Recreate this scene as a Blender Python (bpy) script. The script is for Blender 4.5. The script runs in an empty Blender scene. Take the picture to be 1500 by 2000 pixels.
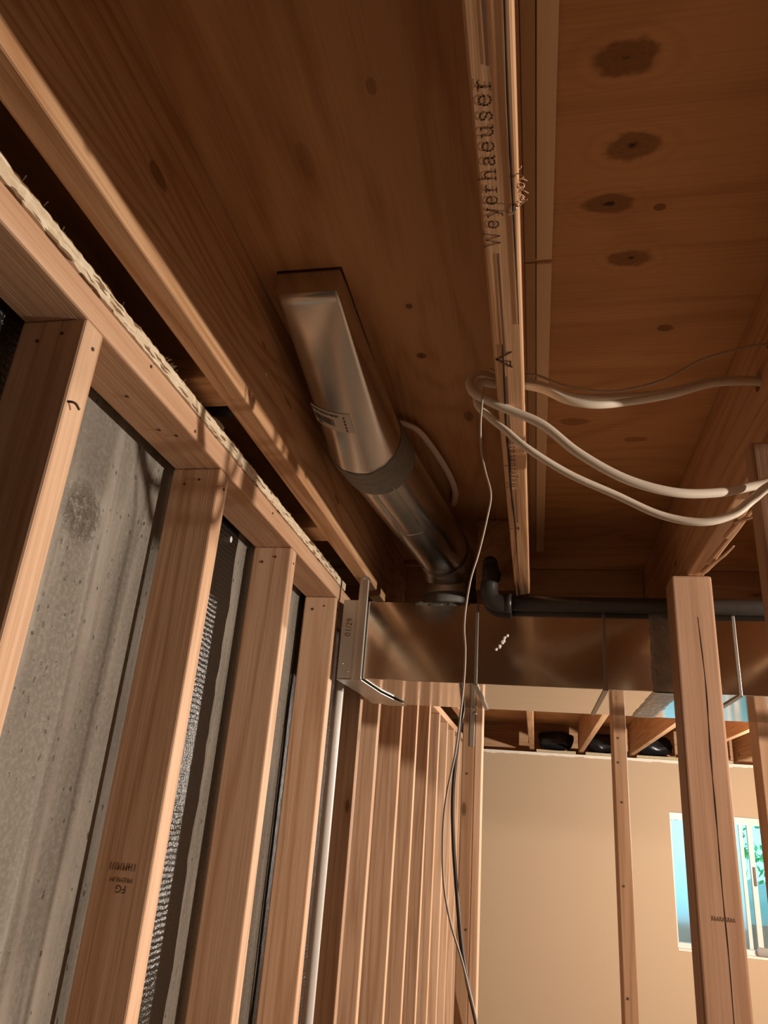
import bpy, bmesh, math, random
from mathutils import Vector, Matrix, noise

random.seed(7)
SC = bpy.context.scene
COL = SC.collection
EYE = 1.72                      # height of the lens above the slab; the numbers below are metres from the lens

# ------------------------------------------------------------------ camera
yaw, pit, rol = 0.217987, 0.381924, 0.0792465
fwd = Vector((-math.sin(yaw) * math.cos(pit), math.cos(yaw) * math.cos(pit), math.sin(pit)))
r0 = Vector((math.cos(yaw), math.sin(yaw), 0)); u0 = r0.cross(fwd)
rgt = math.cos(rol) * r0 + math.sin(rol) * u0
upv = -math.sin(rol) * r0 + math.cos(rol) * u0
cam = bpy.data.cameras.new('camera'); cam.sensor_fit = 'HORIZONTAL'; cam.sensor_width = 36
cam.lens = 36 * 1441.2 / 1500; cam.clip_start = 0.02
cam_ob = bpy.data.objects.new('camera', cam); COL.objects.link(cam_ob)
m = Matrix((rgt, upv, -fwd)).transposed().to_4x4(); m.translation = (0, 0, EYE)
cam_ob.matrix_world = m
SC.camera = cam_ob

# ------------------------------------------------------------------ sky and lamps
W = bpy.data.worlds.new('sky'); SC.world = W; W.use_nodes = True
bg = W.node_tree.nodes['Background']; bg.inputs[0].default_value = (0.30, 0.80, 1.0, 1); bg.inputs[1].default_value = 2.0


def lamp(name, loc, watts, col, rad):
    l = bpy.data.lights.new(name, 'POINT'); l.energy = watts; l.color = col; l.shadow_soft_size = rad
    o = bpy.data.objects.new(name, l); o.location = (loc[0], loc[1], loc[2] + EYE); COL.objects.link(o)
    return o


lamp('bare_bulb', (1.80, 0.96, 0.380), 135, (1.0, 0.88, 0.75), 0.022)           # work lamp hung under the joists beside the photographer
lamp('far_room_bulb', (1.75, 3.95, 0.10), 235, (1.0, 0.90, 0.78), 0.04)         # ceiling bulb of the room beyond the duct

vs = SC.view_settings
vs.view_transform = 'Standard'; vs.look = 'None'; vs.gamma = 1; vs.exposure = 0.35
vs.use_curve_mapping = False

# ------------------------------------------------------------------ materials


def nt(name):
    M = bpy.data.materials.new(name); M.use_nodes = True
    t = M.node_tree; b = t.nodes['Principled BSDF']
    return M, t, b


def N(t, typ, **kw):
    n = t.nodes.new(typ)
    for k, v in kw.items():
        if k.startswith('i_'):
            n.inputs[int(k[2:]) if k[2:].isdigit() else k[2:].replace('_', ' ')].default_value = v
        else:
            setattr(n, k, v)
    return n


def math_n(t, op, a, b=None, c=None, clamp=False):
    n = t.nodes.new('ShaderNodeMath'); n.operation = op; n.use_clamp = clamp
    for i, v in enumerate((a, b, c)):
        if v is None:
            continue
        if isinstance(v, (int, float)):
            n.inputs[i].default_value = v
        else:
            t.links.new(v, n.inputs[i])
    return n.outputs[0]


def mixc(t, fac, a, b, mode='MIX'):
    n = t.nodes.new('ShaderNodeMix'); n.data_type = 'RGBA'; n.blend_type = mode
    for sock, v in ((n.inputs[0], fac), (n.inputs[6], a), (n.inputs[7], b)):
        if isinstance(v, (int, float)):
            sock.default_value = v
        elif isinstance(v, tuple):
            sock.default_value = v if len(v) == 4 else (*v, 1)
        else:
            t.links.new(v, sock)
    return n.outputs[2]


def ramp(t, fac, lo, hi):
    n = t.nodes.new('ShaderNodeMapRange'); n.interpolation_type = 'SMOOTHSTEP'
    n.inputs[1].default_value = lo; n.inputs[2].default_value = hi
    t.links.new(fac, n.inputs[0]); return n.outputs[0]


def coords(t, scale, rnd=True):
    tc = N(t, 'ShaderNodeTexCoord')
    out = tc.outputs['Object']
    if rnd:
        oi = N(t, 'ShaderNodeObjectInfo')
        v = N(t, 'ShaderNodeVectorMath', operation='SCALE'); v.inputs[0].default_value = (31.0, 17.0, 53.0)
        t.links.new(oi.outputs['Random'], v.inputs['Scale'])
        a = N(t, 'ShaderNodeVectorMath', operation='ADD')
        t.links.new(out, a.inputs[0]); t.links.new(v.outputs[0], a.inputs[1]); out = a.outputs[0]
    if scale is None:
        return out
    s = N(t, 'ShaderNodeVectorMath', operation='MULTIPLY'); s.inputs[1].default_value = scale
    t.links.new(out, s.inputs[0])
    return s.outputs[0]


def noise_n(t, vec, detail=3, rough=0.5, dist=0.0):
    n = N(t, 'ShaderNodeTexNoise'); n.inputs['Scale'].default_value = 1
    n.inputs['Detail'].default_value = detail; n.inputs['Roughness'].default_value = rough
    n.inputs['Distortion'].default_value = dist
    t.links.new(vec, n.inputs['Vector'])
    return n.outputs['Fac']


def ax(a, along, cross):
    v = [cross, cross, cross]; v[a] = along
    return tuple(v)


def wood(name, axis, light, dark, ring=11.0, cross=9.0, along=0.75, knots=0.62, rough=0.62, blotch=0.25, spots=(), contrast=0.95, patch=(0.8, 5.0)):
    """sawn timber or veneer: growth-ring contours stretched along one axis, fine fibre, sparse knots;
    spots = knots at known places (centre, radius along x,y,z)"""
    M, t, b = nt(name)
    n1 = noise_n(t, coords(t, ax(axis, along, cross)), 1.5, 0.45, 0.25)
    s = math_n(t, 'SINE', math_n(t, 'MULTIPLY', n1, ring * 6.283))
    s = math_n(t, 'MULTIPLY_ADD', s, 0.5, 0.5)
    s = math_n(t, 'POWER', s, 2.2)
    fib = noise_n(t, coords(t, ax(axis, 5.0, 230.0)), 2, 0.6)
    big = noise_n(t, coords(t, ax(axis, *patch)), 3, 0.6)
    f = math_n(t, 'MULTIPLY_ADD', s, 0.48 * contrast, math_n(t, 'MULTIPLY', ramp(t, fib, 0.35, 0.75), 0.42 * contrast))
    f = math_n(t, 'ADD', f, math_n(t, 'MULTIPLY', math_n(t, 'SUBTRACT', big, 0.5), blotch * 2), clamp=True)
    c = mixc(t, f, light, dark)
    knotmask = None
    if knots:
        v = N(t, 'ShaderNodeTexVoronoi'); v.inputs['Scale'].default_value = 1
        t.links.new(coords(t, ax(axis, 3.4, 9.0)), v.inputs['Vector'])
        sep = N(t, 'ShaderNodeSeparateColor'); t.links.new(v.outputs['Color'], sep.inputs[0])
        on = math_n(t, 'GREATER_THAN', sep.outputs[0], knots)
        wob = math_n(t, 'MULTIPLY_ADD', n1, 0.12, v.outputs['Distance'])
        k = math_n(t, 'SUBTRACT', 1.0, ramp(t, wob, 0.10, 0.15))
        halo = math_n(t, 'SUBTRACT', 1.0, ramp(t, wob, 0.12, 0.32))
        c = mixc(t, math_n(t, 'MULTIPLY', math_n(t, 'MULTIPLY', halo, on), 0.35), c, dark)
        c = mixc(t, math_n(t, 'MULTIPLY', math_n(t, 'MULTIPLY', k, on), 0.85), c, tuple(x * 0.42 for x in dark))
    if spots:
        raw = coords(t, None, rnd=False)
        nz = noise_n(t, coords(t, (22, 30, 22), rnd=False), 3, 0.6)
        nzf = noise_n(t, coords(t, (160, 160, 160), rnd=False), 2)
        for (p, r, heart, depth) in spots:
            d = N(t, 'ShaderNodeVectorMath', operation='SUBTRACT'); d.inputs[1].default_value = p
            t.links.new(raw, d.inputs[0])
            e = N(t, 'ShaderNodeVectorMath', operation='DIVIDE'); e.inputs[1].default_value = r
            t.links.new(d.outputs[0], e.inputs[0])
            L = N(t, 'ShaderNodeVectorMath', operation='LENGTH'); t.links.new(e.outputs[0], L.inputs[0])
            dist = math_n(t, 'ADD', math_n(t, 'MULTIPLY_ADD', nz, 1.3, -0.65), L.outputs['Value'])
            halo = math_n(t, 'SUBTRACT', 1.0, ramp(t, dist, 0.9, 3.2))
            rings = math_n(t, 'MULTIPLY_ADD', math_n(t, 'SINE', math_n(t, 'MULTIPLY', dist, 8.0)), 0.5, 0.5)
            c = mixc(t, math_n(t, 'MULTIPLY', math_n(t, 'MULTIPLY', halo, rings), 0.30 * depth), c, dark)
            core = math_n(t, 'SUBTRACT', 1.0, ramp(t, dist, 0.80, 1.18))
            kc = mixc(t, nzf, tuple(x * 0.36 for x in dark), tuple(x * 0.80 for x in dark))
            c = mixc(t, math_n(t, 'MULTIPLY', core, depth), c, kc)
            if heart:
                hc = math_n(t, 'SUBTRACT', 1.0, ramp(t, dist, 0.0, 0.22))
                c = mixc(t, hc, c, tuple(x * 0.12 for x in dark))
    t.links.new(c, b.inputs['Base Color'])
    b.inputs['Roughness'].default_value = rough
    b.inputs['Specular IOR Level'].default_value = 0.25
    bp = N(t, 'ShaderNodeBump'); bp.inputs['Strength'].default_value = 0.25; bp.inputs['Distance'].default_value = 0.0012
    t.links.new(math_n(t, 'MULTIPLY_ADD', s, 0.5, fib), bp.inputs['Height'])
    t.links.new(bp.outputs[0], b.inputs['Normal'])
    return M


def plain(name, col, rough=0.6, metal=0.0, bump=0.0, bscale=60.0, vary=0.0, spec=0.4):
    M, t, b = nt(name)
    b.inputs['Base Color'].default_value = (*col, 1); b.inputs['Roughness'].default_value = rough
    b.inputs['Metallic'].default_value = metal; b.inputs['Specular IOR Level'].default_value = spec
    if bump or vary:
        n = noise_n(t, coords(t, (bscale,) * 3), 4, 0.6)
        if vary:
            c = mixc(t, n, tuple(x * (1 - vary) for x in col), tuple(min(1, x * (1 + vary)) for x in col))
            t.links.new(c, b.inputs['Base Color'])
        if bump:
            bp = N(t, 'ShaderNodeBump'); bp.inputs['Strength'].default_value = bump; bp.inputs['Distance'].default_value = 0.002
            t.links.new(n, bp.inputs['Height']); t.links.new(bp.outputs[0], b.inputs['Normal'])
    return M


def galvanised(name, rough, wave=0.0):
    M, t, b = nt(name)
    n = noise_n(t, coords(t, (9, 9, 9)), 3, 0.6)
    f = noise_n(t, coords(t, (120, 120, 120)), 2, 0.6)
    c = mixc(t, math_n(t, 'MULTIPLY_ADD', f, 0.4, math_n(t, 'MULTIPLY', n, 0.5)), (0.70, 0.68, 0.64), (0.54, 0.52, 0.485))
    t.links.new(c, b.inputs['Base Color']); b.inputs['Metallic'].default_value = 1
    t.links.new(math_n(t, 'MULTIPLY_ADD', n, 0.14, rough - 0.07), b.inputs['Roughness'])
    if wave:
        w = noise_n(t, coords(t, (5, 5, 5)), 1, 0.4)
        bp = N(t, 'ShaderNodeBump'); bp.inputs['Strength'].default_value = wave; bp.inputs['Distance'].default_value = 0.01
        t.links.new(w, bp.inputs['Height']); t.links.new(bp.outputs[0], b.inputs['Normal'])
    return M


STUD_L, STUD_D = (0.73, 0.485, 0.32), (0.47, 0.245, 0.125)
JOI_L, JOI_D = (0.60, 0.36, 0.20), (0.40, 0.195, 0.085)
stud_z = wood('stud_timber', 2, STUD_L, STUD_D, ring=8, cross=11, along=0.5, knots=0.72)
post_z = wood('post_timber', 2, (0.42, 0.25, 0.155), (0.30, 0.158, 0.086), ring=7, cross=10, along=0.4, knots=0.80)
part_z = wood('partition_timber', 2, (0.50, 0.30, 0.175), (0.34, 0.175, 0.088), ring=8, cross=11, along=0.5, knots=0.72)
plate_y = wood('plate_timber', 1, (0.70, 0.45, 0.295), (0.50, 0.27, 0.145), ring=8, cross=12, along=0.5, knots=0.80)
joist_y = wood('joist_timber', 1, JOI_L, JOI_D, ring=14, cross=13, along=0.5, knots=0.86, contrast=1.15)
joist_far = wood('clean_joist_timber', 1, JOI_L, JOI_D, ring=9, cross=10, along=0.5, knots=0.8)
# local coordinates: the joist's origin is at its own base centre
joist_l = wood('knotty_joist_timber', 1, JOI_L, JOI_D, ring=15, cross=9.5, along=0.75, knots=0.0, contrast=1.3, spots=(
    ((0.019, 0.603 - 2.70, 0.108), (0.05, 0.020, 0.010), False, 0.85),
    ((0.019, 0.975 - 2.70, 0.125), (0.05, 0.012, 0.005), True, 0.7),
    ((0.019, 1.119 - 2.70, 0.100), (0.05, 0.022, 0.005), True, 0.6),
    ((0.019, 1.265 - 2.70, 0.020), (0.05, 0.010, 0.006), True, 0.9),
    ((0.019, 1.50 - 2.70, 0.070), (0.05, 0.022, 0.008), False, 0.7)))
block_x = wood('blocking_timber', 0, JOI_L, JOI_D, ring=7, cross=12, along=0.6, knots=0.85)
batten_y = wood('pale_batten_timber', 1, (0.86, 0.63, 0.39), (0.76, 0.52, 0.30), ring=4, cross=20, knots=0.0, contrast=0.5)
batten_d = wood('dark_batten_timber', 1, (0.52, 0.32, 0.17), (0.44, 0.25, 0.125), ring=4, cross=20, knots=0.0, contrast=0.5)
PLY_L, PLY_D = (0.54, 0.30, 0.145), (0.33, 0.150, 0.060)
ply_r = wood('knotty_plywood', 0, (0.60, 0.33, 0.145), (0.37, 0.165, 0.055), ring=7, cross=5.5, along=1.6, knots=0.0, blotch=0.5, contrast=0.7, patch=(1.5, 6.0), spots=tuple(
    ((x, y, 0.0), (rx, ry, 1.0), h, d) for (x, y, rx, ry, h, d) in (
        (0.102, 0.605, 0.034, 0.022, True, 0.85), (0.122, 0.728, 0.033, 0.020, True, 0.8), (0.102, 0.820, 0.030, 0.017, True, 0.8),
        (0.142, 0.932, 0.030, 0.018, True, 0.8), (0.169, 0.834, 0.009, 0.007, False, 0.9), (0.218, 1.113, 0.013, 0.010, False, 0.9),
        (0.086, 1.432, 0.033, 0.014, False, 0.6), (0.216, 1.520, 0.024, 0.012, False, 0.6), (0.15, 1.76, 0.03, 0.014, True, 0.6))))
ply_l = wood('streaky_plywood', 1, PLY_L, PLY_D, ring=8, cross=7.5, along=1.1, knots=0.0, blotch=1.0, contrast=0.7, patch=(2.6, 17.0), spots=tuple(
    ((x, y, 0.0), (rx, ry, 1.0), h, d) for (x, y, rx, ry, h, d) in (
        (-0.210, 1.015, 0.006, 0.007, True, 0.95), (-0.209, 1.163, 0.009, 0.009, True, 0.95), (-0.19, 0.60, 0.006, 0.012, False, 0.5),
        (-0.14, 1.40, 0.010, 0.020, True, 0.8), (-0.30, 0.70, 0.010, 0.03, False, 0.35))))
galv = galvanised('galvanised_steel', 0.11, 0.03)
galv_seam = plain('seam_steel', (0.30, 0.27, 0.235), 0.42, metal=0.9)
galv_lit = plain('lit_fold_steel', (0.62, 0.60, 0.56), 0.5, metal=0.3)  # pale, less metallic steel stands in for lamp gleam on the strap fold
galv_round = galvanised('bright_galvanised_steel', 0.24, 0.22)
galv_dull = galvanised('dull_galvanised_steel', 0.42, 0.10)
foil = plain('crinkled_foil_tape', (0.30, 0.285, 0.26), 0.40, metal=0.55, bump=1.0, bscale=38, vary=0.45)
mastic = plain('grey_mastic', (0.20, 0.19, 0.175), 0.75, bump=0.6, bscale=45, vary=0.25)
mastic_d = plain('dried_brown_mastic', (0.085, 0.075, 0.062), 0.8, bump=0.5, bscale=45, vary=0.25)
black_pipe_m = plain('black_plastic_pipe', (0.035, 0.030, 0.026), 0.38, bump=0.1, vary=0.3)
pvc_m = plain('white_pvc', (0.78, 0.76, 0.72), 0.35)
sheath = plain('white_cable_sheath', (0.72, 0.62, 0.50), 0.45, bump=0.08, bscale=30, vary=0.08)
sheath_d = plain('aged_cable_sheath', (0.50, 0.38, 0.28), 0.5, vary=0.1)
wire_m = plain('grey_wire_sheath', (0.50, 0.42, 0.34), 0.4, vary=0.1)
cord_m = plain('black_cord_rubber', (0.012, 0.011, 0.010), 0.35)
ink = plain('black_print_ink', (0.085, 0.038, 0.018), 0.7)
ink_f = plain('faded_print_ink', (0.20, 0.10, 0.055), 0.7)
crack_m = plain('dark_split', (0.02, 0.009, 0.005), 0.9)
nail_m = plain('nail_head_steel', (0.10, 0.055, 0.032), 0.6)
paper = plain('sticker_paper', (0.62, 0.57, 0.50), 0.55)
inkb = plain('sticker_ink', (0.04, 0.035, 0.03), 0.6)
bag_m = plain('black_plastic_film', (0.012, 0.012, 0.014), 0.25, bump=0.8, bscale=25)
glassfibre = plain('yellow_insulation', (0.55, 0.45, 0.28), 0.9, bump=0.8, bscale=40, vary=0.3)
drywall = plain('tan_painted_drywall', (0.52, 0.385, 0.255), 0.75, bump=0.04, bscale=120, vary=0.025)
torn = plain('torn_drywall_paper', (0.86, 0.80, 0.70), 0.9)
slab_m = plain('dusty_floor_slab', (0.17, 0.14, 0.11), 0.85, bump=0.2, bscale=25, vary=0.15)
frame_m = plain('window_aluminium', (0.74, 0.72, 0.68), 0.35)
latch_m = plain('bronze_latch', (0.10, 0.075, 0.05), 0.4, metal=0.5)
roll_m = plain('grey_foam', (0.34, 0.32, 0.30), 0.8, bump=0.2)
white_m = plain('matt_white', (0.85, 0.83, 0.80), 0.8)
leaf_m = plain('leaf_green', (0.16, 0.55, 0.16), 0.5, vary=0.4, bscale=8)
well_m = plain('window_well_gravel', (0.30, 0.29, 0.25), 0.9, vary=0.3)


def concrete_mat():
    M, t, b = nt('board_marked_concrete')
    big = noise_n(t, coords(t, (3.5, 3.5, 3.0), False), 4, 0.6)
    streak = noise_n(t, coords(t, (9, 15, 1.6), False), 4, 0.6, 0.6)
    fine = noise_n(t, coords(t, (130, 130, 130), False), 3, 0.7)
    raw2 = coords(t, None, rnd=False)
    s2 = N(t, 'ShaderNodeSeparateXYZ'); t.links.new(raw2, s2.inputs[0])
    c2 = N(t, 'ShaderNodeCombineXYZ'); t.links.new(math_n(t, 'MULTIPLY_ADD', s2.outputs[1], 60.0, math_n(t, 'MULTIPLY', big, 5.0)), c2.inputs[0]); t.links.new(math_n(t, 'MULTIPLY_ADD', s2.outputs[2], 44.0, math_n(t, 'MULTIPLY', fine, 0.5)), c2.inputs[1])
    pit = N(t, 'ShaderNodeTexVoronoi'); pit.voronoi_dimensions = '2D'; pit.inputs['Scale'].default_value = 1
    t.links.new(c2.outputs[0], pit.inputs['Vector'])
    sepc = N(t, 'ShaderNodeSeparateColor'); t.links.new(pit.outputs['Color'], sepc.inputs[0])
    hole = math_n(t, 'MULTIPLY', math_n(t, 'SUBTRACT', 1.0, ramp(t, math_n(t, 'MULTIPLY_ADD', fine, 0.3, math_n(t, 'MULTIPLY_ADD', sepc.outputs[2], 0.22, pit.outputs['Distance'])), 0.27, 0.36)),
                  math_n(t, 'GREATER_THAN', math_n(t, 'MULTIPLY_ADD', noise_n(t, coords(t, (6, 6, 6), False), 2), 0.9, sepc.outputs[0]), 1.04))
    # honeycombed patch where the pour left voids
    raw = coords(t, None, rnd=False)
    d = N(t, 'ShaderNodeVectorMath', operation='SUBTRACT'); d.inputs[1].default_value = HONEY
    t.links.new(raw, d.inputs[0])
    e = N(t, 'ShaderNodeVectorMath', operation='DIVIDE'); e.inputs[1].default_value = (0.5, 0.055, 0.052); t.links.new(d.outputs[0], e.inputs[0])
    L = N(t, 'ShaderNodeVectorMath', operation='LENGTH'); t.links.new(e.outputs[0], L.inputs[0])
    rag = noise_n(t, coords(t, (60, 60, 60), False), 4, 0.75)
    patch = math_n(t, 'SUBTRACT', 1.0, ramp(t, math_n(t, 'MULTIPLY_ADD', rag, 2.4, math_n(t, 'ADD', L.outputs['Value'], -1.2)), 0.55, 0.95))
    lump = ramp(t, rag, 0.38, 0.62)
    c = mixc(t, ramp(t, streak, 0.35, 0.7), (0.165, 0.146, 0.120), (0.36, 0.325, 0.28))
    c = mixc(t, math_n(t, 'MULTIPLY', ramp(t, big, 0.38, 0.66), 0.65), c, (0.185, 0.163, 0.138))
    c = mixc(t, math_n(t, 'MULTIPLY', math_n(t, 'MULTIPLY', patch, lump), 0.85), c, (0.13, 0.085, 0.055))
    c = mixc(t, math_n(t, 'MULTIPLY', hole, math_n(t, 'MULTIPLY_ADD', sepc.outputs[1], 0.8, 0.1)), c, (0.06, 0.05, 0.04))
    c = mixc(t, math_n(t, 'MULTIPLY', math_n(t, 'SUBTRACT', fine, 0.45), 1.3), c, (0.40, 0.37, 0.32))
    t.links.new(c, b.inputs['Base Color']); b.inputs['Roughness'].default_value = 0.88
    b.inputs['Specular IOR Level'].default_value = 0.2
    h = math_n(t, 'MULTIPLY_ADD', hole, -1.0, math_n(t, 'MULTIPLY', streak, 0.45))
    h = math_n(t, 'MULTIPLY_ADD', fine, 0.25, h)
    h = math_n(t, 'ADD', h, math_n(t, 'MULTIPLY', math_n(t, 'MULTIPLY', patch, lump), -3.0))
    bp = N(t, 'ShaderNodeBump'); bp.inputs['Strength'].default_value = 0.7; bp.inputs['Distance'].default_value = 0.004
    t.links.new(h, bp.inputs['Height']); t.links.new(bp.outputs[0], b.inputs['Normal'])
    return M


def membrane_mat():
    M, t, b = nt('black_tar_membrane')
    b.inputs['Base Color'].default_value = (0.014, 0.012, 0.010, 1)
    w = N(t, 'ShaderNodeTexWave'); w.wave_type = 'BANDS'; w.bands_direction = 'Z'; w.inputs['Scale'].default_value = 32
    w.inputs['Distortion'].default_value = 2.5; w.inputs['Detail'].default_value = 2; w.inputs['Detail Scale'].default_value = 1.2
    t.links.new(coords(t, None), w.inputs['Vector'])
    n = noise_n(t, coords(t, (150, 150, 150)), 3, 0.7)
    l = noise_n(t, coords(t, (4, 4, 2.5)), 2)
    h = math_n(t, 'MULTIPLY_ADD', math_n(t, 'MULTIPLY', w.outputs['Fac'], ramp(t, l, 0.45, 0.65)), 0.35, n)
    b.inputs['Roughness'].default_value = 0.22
    b.inputs['Specular IOR Level'].default_value = 0.7
    bp = N(t, 'ShaderNodeBump'); bp.inputs['Strength'].default_value = 0.7; bp.inputs['Distance'].default_value = 0.003
    t.links.new(h, bp.inputs['Height']); t.links.new(bp.outputs[0], b.inputs['Normal'])
    return M


def osb_mat():
    M, t, b = nt('oriented_strand_board')
    v = N(t, 'ShaderNodeTexVoronoi'); v.inputs['Scale'].default_value = 1
    t.links.new(coords(t, (90, 45, 240)), v.inputs['Vector'])
    sep = N(t, 'ShaderNodeSeparateColor'); t.links.new(v.outputs['Color'], sep.inputs[0])
    c = mixc(t, sep.outputs[0], (0.86, 0.74, 0.55), (0.66, 0.50, 0.33))
    c = mixc(t, math_n(t, 'GREATER_THAN', sep.outputs[1], 0.86), c, (0.24, 0.14, 0.07))
    t.links.new(c, b.inputs['Base Color']); b.inputs['Roughness'].default_value = 0.85
    bp = N(t, 'ShaderNodeBump'); bp.inputs['Strength'].default_value = 0.8; bp.inputs['Distance'].default_value = 0.003
    t.links.new(sep.outputs[2], bp.inputs['Height']); t.links.new(bp.outputs[0], b.inputs['Normal'])
    return M


def glass_mat(name, rough, tint=(0.9, 0.97, 1.0)):
    M, t, b = nt(name)
    b.inputs['Base Color'].default_value = (*tint, 1); b.inputs['Transmission Weight'].default_value = 1
    b.inputs['Roughness'].default_value = rough; b.inputs['IOR'].default_value = 1.45
    return M


# ------------------------------------------------------------------ builders


def setp(o, label=None, cat=None, group=None, kind=None):
    if label: o['label'] = label
    if cat: o['category'] = cat
    if group: o['group'] = group
    if kind: o['kind'] = kind
    return o


def empty(name, loc):
    o = bpy.data.objects.new(name, None); o.location = (loc[0], loc[1], loc[2] + EYE); COL.objects.link(o)
    o.empty_display_size = 0.05
    return o


def mk(name, bm, mat, parent=None, smooth=False, origin=None):
    """bm holds lens-relative coordinates; the object gets its origin at its base (or at the parent's origin)"""
    bmesh.ops.recalc_face_normals(bm, faces=bm.faces)
    if parent is not None:
        off = world_off(parent)
    else:
        if origin is not None:
            off = Vector(origin)
        else:
            xs = [v.co for v in bm.verts]
            lo = [min(c[i] for c in xs) for i in range(3)]; hi = [max(c[i] for c in xs) for i in range(3)]
            off = Vector(((lo[0] + hi[0]) / 2, (lo[1] + hi[1]) / 2, lo[2]))
    for v in bm.verts:
        v.co -= off
    me = bpy.data.meshes.new(name); bm.to_mesh(me); bm.free()
    mats = mat if isinstance(mat, (list, tuple)) else [mat]
    for q in mats:
        me.materials.append(q)
    if smooth:
        for p in me.polygons:
            p.use_smooth = True
    o = bpy.data.objects.new(name, me); COL.objects.link(o)
    if parent is not None:
        o.parent = parent
    else:
        o.location = (off[0], off[1], off[2] + EYE)
    return o


def world_off(o):
    v = Vector((0, 0, 0))
    while o is not None:
        v += Vector(o.location); o = o.parent
    return v - Vector((0, 0, EYE))


def box(bm, x0, x1, y0, y1, z0, z1, bev=0.0, seg=2):
    r = bmesh.ops.create_cube(bm, size=1)
    vs_ = r['verts']
    for v in vs_:
        v.co = Vector((x0 if v.co.x < 0 else x1, y0 if v.co.y < 0 else y1, z0 if v.co.z < 0 else z1))
    if bev:
        es = list({e for v in vs_ for e in v.link_edges})
        bmesh.ops.bevel(bm, geom=es, offset=bev, segments=seg, affect='EDGES', profile=0.5)
    return bm


def B(x0, x1, y0, y1, z0, z1, bev=0.0, seg=2):
    return box(bmesh.new(), x0, x1, y0, y1, z0, z1, bev, seg)


def catmull(pts, n=8):
    P = [Vector(p) for p in pts]
    P = [P[0] * 2 - P[1]] + P + [P[-1] * 2 - P[-2]]
    out = []
    for i in range(1, len(P) - 2):
        a, b, c, d = P[i - 1:i + 3]
        for k in range(n):
            t = k / n
            out.append(0.5 * ((2 * b) + (c - a) * t + (2 * a - 5 * b + 4 * c - d) * t * t + (3 * b - a - 3 * c + d) * t ** 3))
    out.append(P[-2])
    return out


def tube(bm, path, ra, rb=None, seg=12, twist=0.0, up=Vector((0, 0, 1)), cap=True, radii=None):
    """sweep an ellipse (ra across, rb along 'up') down a list of points"""
    rb = rb or ra
    rings = []
    u = None
    for i, p in enumerate(path):
        d = (path[min(i + 1, len(path) - 1)] - path[max(i - 1, 0)]).normalized()
        if u is None:
            u = up - d * up.dot(d)
            if u.length < 1e-3:
                u = Vector((1, 0, 0)) - d * d.x
            u.normalize()
        else:
            u = (u - d * u.dot(d)).normalized()
        w = d.cross(u)
        s = radii[i] if radii else 1.0
        a0 = twist * i / max(1, len(path) - 1)
        ring = []
        for k in range(seg):
            a = 2 * math.pi * k / seg
            c_, s_ = math.cos(a) * ra * s, math.sin(a) * rb * s
            ring.append(bm.verts.new(p + w * (c_ * math.cos(a0) - s_ * math.sin(a0)) + u * (c_ * math.sin(a0) + s_ * math.cos(a0))))
        rings.append(ring)
    for r1, r2 in zip(rings, rings[1:]):
        for k in range(seg):
            bm.faces.new((r1[k], r1[(k + 1) % seg], r2[(k + 1) % seg], r2[k]))
    if cap:
        bm.faces.new(rings[0][::-1]); bm.faces.new(rings[-1])
    return bm


def T(path, ra, rb=None, **k):
    return tube(bmesh.new(), [Vector(p) for p in path], ra, rb, **k)


def boolean_cut(o, cut_bm):
    """drill o with the closed mesh cut_bm (given in lens-relative coordinates)"""
    off = world_off(o)
    for v in cut_bm.verts:
        v.co -= off
    bmesh.ops.recalc_face_normals(cut_bm, faces=cut_bm.faces)
    cm = bpy.data.meshes.new('cutter'); cut_bm.to_mesh(cm); cut_bm.free()
    c = bpy.data.objects.new('cutter', cm); COL.objects.link(c)
    c.matrix_world = Matrix.Translation(off + Vector((0, 0, EYE)))
    md = o.modifiers.new('cut', 'BOOLEAN'); md.object = c; md.operation = 'DIFFERENCE'; md.solver = 'EXACT'
    bpy.context.view_layer.update()
    dg = bpy.context.evaluated_depsgraph_get()
    me = bpy.data.meshes.new_from_object(o.evaluated_get(dg))
    o.modifiers.remove(md); o.data = me
    bpy.data.objects.remove(c); bpy.data.meshes.remove(cm)


def jitter(bm, amt, freq, seed=0.0, axes=(1, 1, 1)):
    for v in bm.verts:
        n = noise.noise_vector(v.co * freq + Vector((seed, seed, seed)))
        v.co += Vector((n.x * axes[0], n.y * axes[1], n.z * axes[2])) * amt


def slab_grid(bm, x0, x1, y0, y1, z0, z1, ny):
    """a long box cut into ny lengths so that it can be roughened"""
    rows = []
    for i in range(ny + 1):
        y = y0 + (y1 - y0) * i / ny
        rows.append([bm.verts.new((x0, y, z0)), bm.verts.new((x1, y, z0)), bm.verts.new((x1, y, z1)), bm.verts.new((x0, y, z1))])
    for a, b in zip(rows, rows[1:]):
        for k in range(4):
            bm.faces.new((a[k], a[(k + 1) % 4], b[(k + 1) % 4], b[k]))
    bm.faces.new(rows[0][::-1]); bm.faces.new(rows[-1])
    return rows


FLOOR = -EYE
HONEY = (0.0, 0.0, 0.0)

# ------------------------------------------------------------------ the setting
CONC_X = -0.637
o = mk('floor', B(-1.0, 4.2, -2.6, 6.75, FLOOR - 0.1, FLOOR), slab_m); setp(o, kind='structure')
HONEY = (CONC_X - (-0.745), 0.878 - 2.05, 0.363 - FLOOR)
bm = B(-0.845, CONC_X, -2.6, 6.70, FLOOR, 0.545)
conc = mk('wall_left', bm, concrete_mat(), origin=(-0.745, 2.05, FLOOR)); setp(conc, kind='structure', label='grey board-marked concrete foundation wall behind the studs')
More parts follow.
